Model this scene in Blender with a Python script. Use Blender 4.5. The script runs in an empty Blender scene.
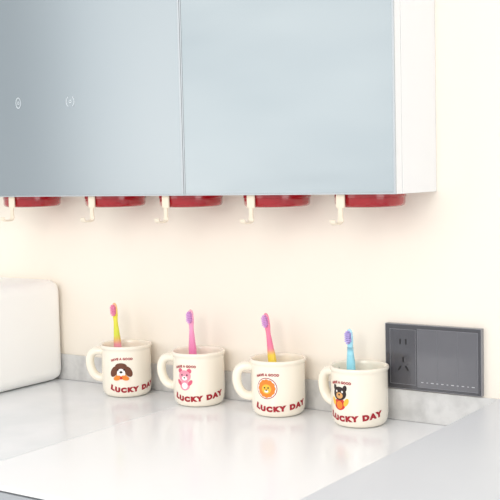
import bpy, bmesh, math
from mathutils import Vector, Matrix
scene=bpy.context.scene
col=scene.collection
scene.view_settings.view_transform='Standard'
scene.view_settings.look='None'

def lin(h):
    h=h.lstrip('#'); o=[]
    for i in (0,2,4):
        c=int(h[i:i+2],16)/255
        o.append(c/12.92 if c<=.04045 else ((c+.055)/1.055)**2.4)
    return (*o,1)

def mat(name,c,rough=.5,metal=0,c2=None,scale=8,bump=0,bscale=40,coat=0,stretch=(1,1,1),ramp=(.35,.65),detail=4,spec=.5,rot=(0,0,0)):
    m=bpy.data.materials.new(name);m.use_nodes=True
    nt=m.node_tree;b=nt.nodes['Principled BSDF']
    b.inputs['Base Color'].default_value=lin(c)
    b.inputs['Roughness'].default_value=rough
    b.inputs['Metallic'].default_value=metal
    b.inputs['Specular IOR Level'].default_value=spec
    b.inputs['Coat Weight'].default_value=coat
    b.inputs['Coat Roughness'].default_value=.08
    tc=nt.nodes.new('ShaderNodeTexCoord');mp=nt.nodes.new('ShaderNodeMapping')
    mp.inputs['Scale'].default_value=stretch
    mp.inputs['Rotation'].default_value=rot
    nt.links.new(tc.outputs['Object'],mp.inputs['Vector'])
    n=nt.nodes.new('ShaderNodeTexNoise');n.inputs['Scale'].default_value=scale;n.inputs['Detail'].default_value=detail
    nt.links.new(mp.outputs[0],n.inputs['Vector'])
    r=nt.nodes.new('ShaderNodeValToRGB')
    r.color_ramp.elements[0].position=ramp[0];r.color_ramp.elements[1].position=ramp[1]
    r.color_ramp.elements[0].color=lin(c);r.color_ramp.elements[1].color=lin(c2 or c)
    nt.links.new(n.outputs['Fac'],r.inputs[0]);nt.links.new(r.outputs[0],b.inputs['Base Color'])
    if bump:
        n2=nt.nodes.new('ShaderNodeTexNoise');n2.inputs['Scale'].default_value=bscale
        nt.links.new(mp.outputs[0],n2.inputs['Vector'])
        bp=nt.nodes.new('ShaderNodeBump');bp.inputs['Strength'].default_value=bump;bp.inputs['Distance'].default_value=.005
        nt.links.new(n2.outputs['Fac'],bp.inputs['Height']);nt.links.new(bp.outputs[0],b.inputs['Normal'])
    return m

def gradmat(name,stops,rough=.3):
    m=bpy.data.materials.new(name);m.use_nodes=True
    nt=m.node_tree;b=nt.nodes['Principled BSDF'];b.inputs['Roughness'].default_value=rough
    tc=nt.nodes.new('ShaderNodeTexCoord');s=nt.nodes.new('ShaderNodeSeparateXYZ');r=nt.nodes.new('ShaderNodeValToRGB')
    nt.links.new(tc.outputs['Generated'],s.inputs[0]);nt.links.new(s.outputs['Z'],r.inputs[0])
    e=r.color_ramp.elements
    e[0].position=stops[0][0];e[0].color=lin(stops[0][1]);e[1].position=stops[-1][0];e[1].color=lin(stops[-1][1])
    for p,c in stops[1:-1]:
        x=e.new(p);x.color=lin(c)
    nt.links.new(r.outputs[0],b.inputs['Base Color'])
    b.inputs['Subsurface Weight'].default_value=.1;b.inputs['Subsurface Radius'].default_value=(.004,.004,.004)
    return m

def link(o,parent=None,label=None,cat=None,group=None,kind=None):
    if o.name not in col.objects: col.objects.link(o)
    if parent is not None: o.parent=parent
    if label:o['label']=label
    if cat:o['category']=cat
    if group:o['group']=group
    if kind:o['kind']=kind
    return o
def obj(name,bm,mats,parent=None,smooth=False,loc=(0,0,0),**k):
    me=bpy.data.meshes.new(name);bm.normal_update();bm.to_mesh(me);bm.free()
    for m in (mats if isinstance(mats,list) else [mats]): me.materials.append(m)
    if smooth:
        for p in me.polygons:p.use_smooth=True
    o=bpy.data.objects.new(name,me);o.location=loc
    return link(o,parent,**k)
def empty(name,loc,**k):
    o=bpy.data.objects.new(name,None);o.empty_display_size=.02;o.location=loc
    return link(o,**k)
def addbox(bm,x0,x1,y0,y1,z0,z1,mi=0):
    vs=[bm.verts.new((x,y,z)) for x in (x0,x1) for y in (y0,y1) for z in (z0,z1)]
    for f in ((0,1,3,2),(4,6,7,5),(0,4,5,1),(2,3,7,6),(0,2,6,4),(1,5,7,3)):
        fc=bm.faces.new([vs[i] for i in f]);fc.material_index=mi
    return vs
def box(name,x0,x1,y0,y1,z0,z1,m,bev=0,seg=3,**k):
    bm=bmesh.new();addbox(bm,x0,x1,y0,y1,z0,z1)
    if bev: bmesh.ops.bevel(bm,geom=bm.edges[:],offset=bev,segments=seg,profile=.5,affect='EDGES')
    o=obj(name,bm,m,**k)
    if bev and seg>2:
        for p in o.data.polygons:p.use_smooth=True
        md=o.modifiers.new('wn','WEIGHTED_NORMAL')
    return o
def lathe(bm,prof,n=64,mi=0,sy=1):
    rings=[]
    for r,z in prof:
        if r<1e-6: rings.append([bm.verts.new((0,0,z))])
        else: rings.append([bm.verts.new((r*math.cos(2*math.pi*i/n),sy*r*math.sin(2*math.pi*i/n),z)) for i in range(n)])
    for a,b in zip(rings,rings[1:]):
        for i in range(n):
            j=(i+1)%n
            if len(a)==1: f=bm.faces.new((a[0],b[j],b[i]))
            elif len(b)==1: f=bm.faces.new((a[i],a[j],b[0]))
            else: f=bm.faces.new((a[i],a[j],b[j],b[i]))
            f.material_index=mi
    bmesh.ops.recalc_face_normals(bm,faces=bm.faces[:])
def tube(bm,pts,ra,rb,side,n=12,mi=0,cap=True,pw=1.0):
    side=Vector(side).normalized();rings=[]
    sg=lambda v:(1 if v>=0 else -1)*abs(v)**pw
    for i,p in enumerate(pts):
        p=Vector(p);t=(Vector(pts[min(i+1,len(pts)-1)])-Vector(pts[max(i-1,0)])).normalized()
        nrm=t.cross(side).normalized()
        rings.append([bm.verts.new(p+nrm*ra*sg(math.cos(2*math.pi*k/n))+side*rb*sg(math.sin(2*math.pi*k/n))) for k in range(n)])
    for a,b in zip(rings,rings[1:]):
        for i in range(n):
            j=(i+1)%n;f=bm.faces.new((a[i],a[j],b[j],b[i]));f.material_index=mi
    if cap:
        bm.faces.new(rings[0][::-1]).material_index=mi;bm.faces.new(rings[-1]).material_index=mi
    bmesh.ops.recalc_face_normals(bm,faces=bm.faces[:])

# ---------- materials ----------
M_wall=mat('wall_paint','#F9F1E5',.75,c2='#F7EEE1',scale=3,bump=.03,bscale=120)
M_stone=mat('grey_stone','#DEDDDB',.35,c2='#C6C5C3',scale=45,detail=8,bump=0,ramp=(.4,.7))
M_marble=mat('grey_marble_counter','#F3F4F6',.18,c2='#E7EAEC',scale=9,detail=6)
M_white=mat('white_counter','#FBFBFC',.18,c2='#F8F9FA',scale=4)
M_vanity=mat('vanity_panel','#B0B4B9',.4)
M_greytop=mat('pale_grey_laminate','#D8DBDF',.35,c2='#D3D6DB',scale=2)
M_floor=mat('floor_tile','#D8D5D0',.4,c2='#CDCAC5',scale=5)
M_cab=mat('white_lacquer','#F1F2F4',.35)
M_silver=mat('silver_trim','#B8BEC2',.3,metal=.5)
M_mirL=mat('mirror_film_left','#96A1A8',.20,metal=.6,c2='#A9B1B5',scale=1.8,bump=.12,bscale=3,stretch=(1,1,.5),rot=(0,.6,0),detail=2,ramp=(.3,.7))  # film tint, with the mirror's blue-grey reflection put into the colour too
M_mirR=mat('mirror_film_right','#8F9BA2',.17,metal=.6,c2='#A8B1B5',scale=2.8,bump=.34,bscale=8,stretch=(.5,1,1.6),rot=(0,.7,0),detail=3,ramp=(.3,.7))  # wrinkled film; reflected blue-grey is also painted into its two tones
M_plast=mat('white_plastic','#FFFEFA',.6)
M_red=mat('red_plastic','#A20A1A',.18,coat=.6)
M_hook=mat('cream_plastic','#F0E4D0',.35)
M_enam=mat('cream_enamel','#FAF2E2',.22,coat=.5,c2='#F9F0DF',scale=6)
M_glass=mat('dark_grey_glass','#414147',.08,coat=.8)
M_mod=mat('grey_switch_plate','#5E5E64',.08,coat=.8,c2='#66666C',scale=10)  # lighter than the socket plate: a reflection put into its grey
M_mod2=mat('grey_socket_plate','#4B4B51',.12,coat=.6)
M_line=mat('thin_groove','#85858B',.3)
M_slot=mat('black_slot','#101012',.6)
M_wht=mat('pale_print','#C4C4C8',.5)
P={k:mat('print_'+k,c,.4) for k,c in dict(maroon='#A81628',brown='#6B3A22',orange='#F08A2C',white='#FFFDF8',pink='#F29AAE',dpink='#E0607C',yellow='#F7C545',dark='#2A1A18',red='#D8322C',tan='#E0A868').items()}

# ---------- room ----------
box('wall_back',-2.3,.7,0,.1,-.82,1.7,M_wall,kind='structure')
box('floor',-2.3,.7,-2.4,0.1,-.92,-.82,M_floor,kind='structure')

def counter(name,x0,x1,m,label):
    return box(name,x0,x1,-.4668,-.0005,-.006,0,m,bev=.001,seg=2,label=label,cat='countertop')
counter('marble_countertop',-1.62,-.9245,M_marble,'pale grey marble countertop against the cream wall')
counter('ceramic_countertop',-.9240,-.4835,M_white,'glossy white countertop section beside the grey marble one')
box('stone_backsplash',-1.62,-.4835,-.0032,-.0004,0.0003,.0405,M_stone,bev=.0006,seg=2,label='low grey stone backsplash strip along the wall',cat='backsplash')
v=empty('vanity_cabinet',(-1.05,-.22,-.82),label='grey vanity cabinet under the countertops',cat='cabinet')
def rel(o,p):
    o.data.transform(Matrix.Translation(-p.location)); return o
def rbox(p,name,*a,**k):
    o=box(name,*a,parent=p,**k);return rel(o,p)
rbox(v,'body',-1.60,-.49,-.445,-.001,-.82,-.0062,M_vanity)
for i in range(3):
    x=-1.6+i*.37
    d=rbox(v,'door',x+.002,x+.368,-.464,-.4452,-.78,-.009,M_vanity,bev=.001,seg=2)
    h=box('handle',x+.17,x+.2,-.477,-.4642,-.09,-.08,M_silver,bev=.001,seg=2,parent=d);h.data.transform(Matrix.Translation(-v.location))

s=empty('side_cabinet',(-.2,-.3,-.82),label='pale grey low cabinet standing beside the countertop',cat='cabinet')
rbox(s,'body',-.4825,.1,-.60,-.0045,-.82,.012,M_greytop)
rbox(s,'top_panel',-.4828,.105,-.625,-.004,.0122,.042,M_greytop,bev=.002,seg=3)
for x0,x1 in ((-.48,-.19),(-.186,.1)):
    rbox(s,'door',x0,x1,-.619,-.6002,-.80,.008,M_greytop,bev=.001,seg=2)

# ---------- white plastic box ----------
b=empty('storage_box',(-1.33,-.17,0),label='white rounded plastic storage box standing on the counter by the wall',cat='box')
rbox(b,'body',-1.46,-1.2000,-.36,-.0036,.0008,.160,M_plast,bev=.018,seg=10)
rbox(b,'foot_plate',-1.435,-1.2220,-.335,-.022,.0003,.0025,M_plast)

# ---------- mirror cabinet ----------
c=empty('mirror_cabinet',(-.93,0,.2926),label='white wall-hung bathroom cabinet with two mirrored doors',cat='mirror cabinet')
rbox(c,'body',-1.32,-.5637,-.094,-.0005,.2926,.78,M_cab)
def door(x0,x1,mm,label):
    d=rbox(c,'door',x0,x1,-.1095,-.0945,.2926,.78,M_cab,bev=.0006,seg=2)
    mp=box('mirror_panel',x0+.0020,x1-.0025,-.111,-.1096,.2945,.776,mm,parent=d,label=label);rel(mp,c)
    bm=bmesh.new()
    addbox(bm,x0,x0+.0018,-.1115,-.1097,.2926,.78);addbox(bm,x1-.0024,x1,-.1115,-.1097,.2926,.78)
    addbox(bm,x0+.0018,x1-.0024,-.1112,-.1097,.2926,.2943)
    f=obj('door_frame',bm,M_silver,parent=d);rel(f,c)
    return d
dl=door(-1.32,-.8720,M_mirL,'pale blue-grey mirror with faint touch icons')
dr=door(-.8712,-.5637,M_mirR,'pale blue-grey mirror with wrinkled film')
def ringxz(bm,cx,cz,rx,rz,w,y,a0=0,a1=360,n=24):
    pr=None
    for i in range(n+1):
        a=math.radians(a0+(a1-a0)*i/n)
        q=(bm.verts.new((cx+rx*math.cos(a),y,cz+rz*math.sin(a))),bm.verts.new((cx+(rx-w)*math.cos(a),y,cz+(rz-w)*math.sin(a))))
        if pr: bm.faces.new((pr[0],q[0],q[1],pr[1]))
        pr=q
M_icon=mat('touch_icon_print','#D8E0E4',.5)
bm=bmesh.new()
ringxz(bm,-1.172,.429,.0052,.008,.0011,-.11115)
ringxz(bm,-1.172,.429,.002,.0025,.0008,-.11115)
rel(obj('touch_icon',bm,M_icon,parent=dl),c)
bm=bmesh.new()
ringxz(bm,-1.069,.426,.008,.008,.0011,-.11115,120,240)
ringxz(bm,-1.069,.426,.008,.008,.0011,-.11115,-60,60)
ringxz(bm,-1.069,.426,.0025,.0025,.0010,-.11115)
rel(obj('touch_icon',bm,M_icon,parent=dl),c)

# ---------- cup holders ----------
HX=[(-1.208,.004),(-1.040,-.004),(-.903,-.008),(-.763,-.010),(-.627,-.016)]
for x,hx in HX:
    e=empty('cup_holder',(x,-.055,.2926),label='red round cup holder with cream hook under the mirror cabinet',cat='cup holder',group='cup holders under the mirror cabinet')
    bm=bmesh.new()
    lathe(bm,[(0,0),(.0440,0),(.0440,-.0045),(.0432,-.005),(.0430,-.012),(.0418,-.0148),(.0390,-.0163),(0,-.0163)],72)
    o=obj('base',bm,M_red,parent=e,smooth=True)
    o.modifiers.new('es','EDGE_SPLIT').split_angle=math.radians(40)
    bm=bmesh.new()
    addbox(bm,hx-.0058,hx+.0058,-.0472,-.0446,-.0165,-.0004)
    addbox(bm,hx-.0030,hx+.0030,-.0472,-.0446,-.0300,-.0165)
    bmesh.ops.bevel(bm,geom=bm.edges[:],offset=.0005,segments=2,affect='EDGES')
    pts=[(hx,-.0459,-.0285),(hx,-.0459,-.0312),(hx,-.0468,-.0334),(hx,-.0490,-.0348),(hx,-.054,-.0354),(hx,-.0612,-.0352),(hx,-.0640,-.0342),(hx,-.0654,-.0324),(hx,-.0660,-.0298)]
    tube(bm,pts,.0013,.0040,(1,0,0),n=20,pw=.5)
    obj('hook',bm,M_hook,parent=e,label='cream plastic hook')

# ---------- mugs ----------
R=.0360
PROF=[(0,.0012),(.0245,.0012),(.0252,0),(.0272,0),(.0300,.0008),(.0324,.0026),(.0342,.0056),(.0353,.0100),(.0359,.016),(.0361,.026),(.0361,.046),(.0358,.066),(.0359,.0680),(.0366,.0693),(.0373,.0704),(.0377,.0722),(.0374,.0738),(.0364,.0748),(.0351,.0745),(.0342,.0730),(.0337,.070),(.0337,.02),(.0335,.010),(.032,.0062),(.028,.005),(0,.005)]
def rad(z):
    for (r0,z0),(r1,z1) in zip(PROF[3:11],PROF[4:12]):
        if z0<=z<=z1: return r0+(r1-r0)*(z-z0)/max(z1-z0,1e-6)
    return R
def blob(bm,cx,cz,rx,rz,mi,layer,phi0,rot=0,n=22):
    rings=[];k=4;ca,sa=math.cos(rot),math.sin(rot)
    def P3(s,z):
        rr=R+.0003+.00016*layer;ph=phi0+s/R
        return (rr*math.cos(ph),rr*math.sin(ph),z)
    c0=bm.verts.new(P3(cx,cz))
    for q in range(1,k+1):
        rings.append([bm.verts.new(P3(cx+(rx*math.cos(t)*ca-rz*math.sin(t)*sa)*q/k,cz+(rx*math.cos(t)*sa+rz*math.sin(t)*ca)*q/k)) for t in [2*math.pi*i/n for i in range(n)]])
    for i in range(n):
        j=(i+1)%n
        bm.faces.new((c0,rings[0][i],rings[0][j])).material_index=mi
        for a,b in zip(rings,rings[1:]):
            bm.faces.new((a[i],b[i],b[j],a[j])).material_index=mi
def wraptext(s,size,phi0,s0,z0,k,parent,name,bold,m,space=1.0,wide=1.0):
    cu=bpy.data.curves.new('t','FONT');cu.body=s;cu.size=size;cu.align_x='CENTER';cu.offset=bold;cu.resolution_u=4;cu.space_character=space
    to=bpy.data.objects.new('t',cu);col.objects.link(to)
    bpy.context.view_layer.update()
    me=bpy.data.meshes.new_from_object(to.evaluated_get(bpy.context.evaluated_depsgraph_get()))
    bpy.data.objects.remove(to)
    bm=bmesh.new();bm.from_mesh(me)
    bmesh.ops.triangulate(bm,faces=bm.faces[:])
    for _ in range(2):
        le=[e for e in bm.edges if e.calc_length()>size*.25]
        if le: bmesh.ops.subdivide_edges(bm,edges=le,cuts=1);bmesh.ops.triangulate(bm,faces=bm.faces[:])
    for v_ in bm.verts:
        x,y=v_.co.x*wide,v_.co.y
        sc=s0+x
        kk=k if sc<0 else k*.12   # nearly level run on the far half
        ss=sc-y*2*kk*sc*.5; z=z0+y+kk*sc*sc
        rr=rad(z)+.0004;ph=phi0+ss/R
        v_.co=(rr*math.cos(ph),rr*math.sin(ph),z)
    return obj(name,bm,m,parent=parent)
MUGS=[dict(x=-1.0409,art=13,hb=14,k='dog'),dict(x=-.9083,art=33,hb=18,k='bear'),dict(x=-.7763,art=25,hb=0,k='lion'),dict(x=-.6534,art=44,hb=32,k='fox')]
LAB={'dog':'cream enamel mug with brown dog face and red lettering','bear':'cream enamel mug with pink bear and red lettering','lion':'cream enamel mug with orange lion badge and red lettering','fox':'cream enamel mug with dark animal in red and red lettering'}
MY=-.0413
PK=list(P.keys())
PI={k:i for i,k in enumerate(PK)}
for mg in MUGS:
    X=mg['x'];phc=math.atan2(-1.24-MY,-X)
    e=empty('mug',(X,MY,.0003),label=LAB[mg['k']],cat='mug',group='cream mugs on the counter')
    bm=bmesh.new();lathe(bm,PROF,96)
    obj('body',bm,M_enam,parent=e,smooth=True)
    hp=phc-math.pi/2-math.radians(mg['hb'])
    d=Vector((math.cos(hp),math.sin(hp),0))
    side=Vector((-math.sin(hp),math.cos(hp),0))
    pts=[]
    ctrl=[(.0340,.0630),(.0400,.0642),(.0462,.0636),(.0512,.0605),(.0542,.0550),(.0551,.0483),(.0544,.0410),(.0520,.0340),(.0482,.0284),(.0436,.0252),(.0390,.0240),(.0345,.0240)]
    for i in range(len(ctrl)-1):
        p0=ctrl[max(i-1,0)];p1=ctrl[i];p2=ctrl[i+1];p3=ctrl[min(i+2,len(ctrl)-1)]
        for t in (0,.33,.67):
            q=[.5*((2*p1[j])+(-p0[j]+p2[j])*t+(2*p0[j]-5*p1[j]+4*p2[j]-p3[j])*t*t+(-p0[j]+3*p1[j]-3*p2[j]+p3[j])*t**3) for j in (0,1)]
            pts.append(d*q[0]+Vector((0,0,q[1])))
    pts.append(d*ctrl[-1][0]+Vector((0,0,ctrl[-1][1])))
    bm=bmesh.new();tube(bm,pts,.0062,.0080,side,n=24)
    obj('handle',bm,M_enam,parent=e,smooth=True)
    pa=phc-math.radians(mg['art'])
    wraptext('LUCKY DAY',.0090,pa,.0195,.0090,16.0,e,'lettering',.0008,P['maroon'],space=1.32,wide=1.22)
    wraptext('HAVE A GOOD',.0043,pa,.001,.0560,-12,e,'small_lettering',.00025,P['maroon'],space=1.12)
    bm=bmesh.new()
    B=lambda *a,**k:blob(bm,*a[:4],PI[a[4]],a[5],pa,**k)
    K=mg['k']
    if K=='dog':
        B(0,.040,.0105,.0105,'tan',0)
        B(-.0105,.039,.0050,.0085,'brown',1,rot=-.5);B(.0105,.039,.0050,.0085,'brown',1,rot=.5)
        B(0,.047,.0085,.0045,'brown',2)
        B(0,.0365,.0060,.0070,'white',3)
        B(0,.0385,.0022,.0016,'dark',4);B(-.0045,.042,.0013,.0013,'dark',4);B(.0045,.042,.0013,.0013,'dark',4)
        B(-.0055,.0300,.0060,.0035,'orange',5,rot=.3);B(.0055,.0300,.0060,.0035,'orange',5,rot=-.3);B(0,.0300,.002,.002,'red',6)
    elif K=='bear':
        B(-.007,.051,.0035,.0035,'dpink',0);B(.007,.051,.0035,.0035,'dpink',0)
        B(0,.0440,.0095,.0080,'pink',1)
        B(0,.0315,.0080,.0075,'pink',0)
        B(-.0085,.035,.0025,.0045,'dpink',1,rot=.6);B(.0085,.035,.0025,.0045,'dpink',1,rot=-.6)
        B(0,.0410,.0042,.0030,'white',2);B(0,.0418,.0013,.001,'dark',3)
        B(-.004,.0455,.0011,.0013,'dark',2);B(.004,.0455,.0011,.0013,'dark',2)
        B(0,.0305,.0045,.0045,'white',1)
    elif K=='lion':
        B(0,.0395,.0145,.0140,'maroon',0);B(0,.0395,.0135,.0130,'white',1)
        for i in range(12):
            a=i*math.pi/6;B(.0085*math.cos(a),.0395+.0085*math.sin(a),.0038,.0038,'orange',2)
        B(0,.0395,.0095,.0095,'orange',3);B(0,.0388,.0066,.0062,'yellow',4)
        B(-.0025,.0405,.001,.0012,'dark',5);B(.0025,.0405,.001,.0012,'dark',5);B(0,.0375,.0015,.001,'brown',5);B(0,.0360,.0028,.0018,'white',4.6)
    else:
        B(-.008,.050,.003,.0045,'dark',0,rot=.3);B(.008,.050,.003,.0045,'dark',0,rot=-.3)
        B(0,.0435,.0105,.0085,'dark',1)
        B(0,.0300,.0090,.0075,'red',0);B(0,.0290,.0050,.0050,'orange',1)
        B(0,.0410,.0055,.0040,'tan',2);B(0,.0420,.0016,.0011,'dark',3)
        B(-.0045,.0460,.0013,.0014,'white',2);B(.0045,.0460,.0013,.0014,'white',2)
        B(-.010,.033,.003,.0055,'yellow',1,rot=.5);B(.010,.033,.003,.0055,'yellow',1,rot=-.5)
    obj('printed_animal',bm,[P[k] for k in PK],parent=e)

# ---------- toothbrushes ----------
BR=[((-1.0535,-.040,.0065),(-1.0615,-.041,.1335),[(0,'#F08AA0'),(.52,'#F29AA8'),(.585,'#E8C85A'),(.63,'#DCE244'),(.85,'#F0E448'),(1,'#F6B890')],'#F48CB4','yellow child toothbrush with pink lower handle and pink bristles'),
    ((-.9170,-.040,.0065),(-.9210,-.040,.1310),[(0,'#F06AA8'),(.55,'#F285B8'),(.8,'#F4A0C8'),(1,'#F6B0C0')],'#DC9CDC','pink child toothbrush with purple bristles standing in a mug'),
    ((-.7765,-.040,.0065),(-.7950,-.040,.1330),[(0,'#F8D84E'),(.56,'#F8D84E'),(.62,'#F58A9E'),(.68,'#F27CA4'),(1,'#F290A8')],'#DC9CDC','pink and yellow child toothbrush with purple bristles standing in a mug'),
    ((-.6640,-.040,.0065),(-.6675,-.040,.1200),[(0,'#7AD2EC'),(.5,'#92DCF0'),(.8,'#A8E4F5'),(1,'#B8E6F6')],'#BCAAE8','light blue child toothbrush with purple bristles standing in a mug')]
for i,(p0,p1,st,bc,lab) in enumerate(BR):
    p0=Vector(p0);p1=Vector(p1);L=(p1-p0).length
    e=empty('toothbrush',p0,label=lab,cat='toothbrush',group='toothbrushes in the mugs')
    z=(p1-p0).normalized()
    a=math.atan2(-1.24-p0.y,-p0.x)-math.radians(32)
    f=Vector((math.cos(a),math.sin(a),0));yv=-(f-z*f.dot(z)).normalized();xv=yv.cross(z)
    e.matrix_world=Matrix.Translation(p0)@Matrix((xv,yv,z)).transposed().to_4x4()
    bm=bmesh.new()
    prof=[(0,.0012,.0010),(.0012,.0036,.0030),(.004,.0046,.0038),(.03,.0050,.0042),(.055,.0060,.0052),(.070,.0058,.0050),(.080,.0046,.0044),(.090,.0038,.0038),(L-.028,.0032,.0031),(L-.023,.0037,.0026),(L-.018,.0044,.0025),(L-.011,.0046,.0025),(L-.005,.0042,.0024),(L-.0015,.0028,.0018),(L,.0008,.0008)]
    n=20;rings=[]
    for zz,rx,ry in prof: rings.append([bm.verts.new((rx*math.cos(2*math.pi*k/n),ry*math.sin(2*math.pi*k/n),zz)) for k in range(n)])
    for A,B_ in zip(rings,rings[1:]):
        for k in range(n):
            j=(k+1)%n;bm.faces.new((A[k],A[j],B_[j],B_[k]))
    bm.faces.new(rings[0][::-1]);bm.faces.new(rings[-1])
    h=obj('handle',bm,gradmat('brush_plastic_%d'%i,st,.25),parent=e,smooth=True)
    bm=bmesh.new()
    for r in range(7):
        zz=L-.0178+r*.0024
        for cx in (-.0027,-.0009,.0009,.0027):
            if r in (0,6) and abs(cx)>.002: continue
            m4=Matrix.Translation((cx,-.0044,zz))@Matrix.Rotation(math.pi/2,4,'X')
            bmesh.ops.create_cone(bm,cap_ends=True,segments=8,radius1=.00100,radius2=.00104,depth=.0054,matrix=m4)
    obj('bristles',bm,mat('bristle_%d'%i,bc,.6),parent=e,label='soft coloured bristle tufts')

# ---------- socket panel ----------
e=empty('wall_socket',(-.5685,0,.083),label='dark grey glass wall socket and switch panel above the backsplash',cat='wall socket')
x0,x1,z0,z1=-.633,-.504,.0428,.1250
rbox(e,'frame',x0,x1,-.0080,-.0003,z0,z1,M_glass,bev=.0010,seg=3)
def slots(bm,lst,y0=-.0088,y1=-.0082):
    for cx,cz,w,hh,rt in lst:
        vs=addbox(bm,-w/2,w/2,y0,y1,-hh/2,hh/2)
        bmesh.ops.transform(bm,matrix=Matrix.Translation((cx,0,cz))@Matrix.Rotation(rt,4,'Y'),verts=vs)
def rim(bm,x0,x1,z0,z1,t=.0005,y0=-.0086,y1=-.0083):
    for a in ((x0,x1,z0,z0+t),(x0,x1,z1-t,z1),(x0,x0+t,z0+t,z1-t),(x1-t,x1,z0+t,z1-t)): addbox(bm,a[0],a[1],y0,y1,a[2],a[3])
bm=bmesh.new();rim(bm,x0-.0004,x1+.0004,z0-.0004,z1+.0004,.0016,-.0076,-.0004)
rel(obj('bevel_rim',bm,M_line,parent=e),e)
sk=rbox(e,'socket_plate',-.6265,-.5905,-.0084,-.0079,.0485,.1190,M_mod2,bev=.0002,seg=2)
bm=bmesh.new();rim(bm,-.6265,-.5905,.0485,.1190)
rel(obj('plate_outline',bm,M_line,parent=sk),e)
for a in [(-.6122,.1030,.0016,.0068,0),(-.6042,.1030,.0016,.0068,0),(-.6082,.080,.0018,.0068,0),(-.6132,.069,.0018,.0068,math.radians(35)),(-.6032,.069,.0018,.0068,math.radians(-35))]:
    bm=bmesh.new();slots(bm,[a]);o=obj('pin_slot',bm,M_slot,parent=sk);rel(o,e)
sw=rbox(e,'switch_plate',-.5885,-.5075,-.0084,-.0079,.0465,.1205,M_mod,bev=.0002,seg=2)
bm=bmesh.new();rim(bm,-.5885,-.5075,.0465,.1205);rel(obj('plate_outline',bm,M_line,parent=sw),e)
M_line2=mat('faint_groove','#6E6E74',.3)
for xx in (-.5615,-.5345):
    bm=bmesh.new();slots(bm,[(xx,.0835,.0004,.073,0)],-.00848,-.0083);rel(obj('groove_line',bm,M_line2,parent=sw),e)
for q in range(11):
    w_=(.0032,.0020,.0038,.0024)[q%4]
    bm=bmesh.new();slots(bm,[(-.5850+q*.0068+.003,.0530,w_,.0010,0)],-.00855,-.0083)
    rel(obj('indicator_mark',bm,M_wht,parent=sw),e)

# ---------- lights ----------
w=bpy.data.worlds.new('w');scene.world=w;w.use_nodes=True
nt=w.node_tree;bg=nt.nodes['Background']
tc=nt.nodes.new('ShaderNodeTexCoord');sx=nt.nodes.new('ShaderNodeSeparateXYZ');rp=nt.nodes.new('ShaderNodeValToRGB')
nt.links.new(tc.outputs['Generated'],sx.inputs[0]);nt.links.new(sx.outputs['Z'],rp.inputs[0]);nt.links.new(rp.outputs[0],bg.inputs[0])
e_=rp.color_ramp.elements
e_[0].position=0;e_[0].color=(.97,.97,.97,1);e_[1].position=1;e_[1].color=(.97,.98,1,1)
x=e_.new(.06);x.color=(.88,.90,.91,1)
x=e_.new(.24);x.color=(.65,.68,.70,1)
x=e_.new(.5);x.color=(.86,.9,.94,1)
bg.inputs[1].default_value=.92
def area(name,loc,target,size,power,color):
    l=bpy.data.lights.new(name,'AREA');l.size=size;l.energy=power;l.color=color
    o=bpy.data.objects.new(name,l);o.location=loc
    o.rotation_euler=(Vector(target)-Vector(loc)).to_track_quat('-Z','Y').to_euler();col.objects.link(o);return o
area('key_light',(-.3,-2.0,.85),(-.85,0,-.02),.9,15,(1,.97,.92))
area('fill_light',(-1.9,-1.8,.7),(-.9,0,.0),1.2,6,(1,.97,.93))
area('side_fill_light',(1.3,-1.2,.4),(-1.3,-.1,.1),.9,6.5,(1,.985,.96))  # added fill from the right to brighten the storage box, no actual window

# ---------- camera ----------
f,yaw,pit,rol,cz=1084.3,.5981,.0741,.0232,.3248
F=Vector((-math.sin(yaw)*math.cos(pit),math.cos(yaw)*math.cos(pit),-math.sin(pit)))
Rt=Vector((math.cos(yaw),math.sin(yaw),0));U=Rt.cross(F)
Rr=Rt*math.cos(rol)-U*math.sin(rol);Uu=Rt*math.sin(rol)+U*math.cos(rol)
cam=bpy.data.cameras.new('camera');cam.sensor_width=36;cam.lens=f/500*36;cam.clip_start=.01
co=bpy.data.objects.new('camera',cam);col.objects.link(co)
co.matrix_world=Matrix.Translation((0,-1.24,cz))@Matrix((Rr,Uu,-F)).transposed().to_4x4()
scene.camera=co
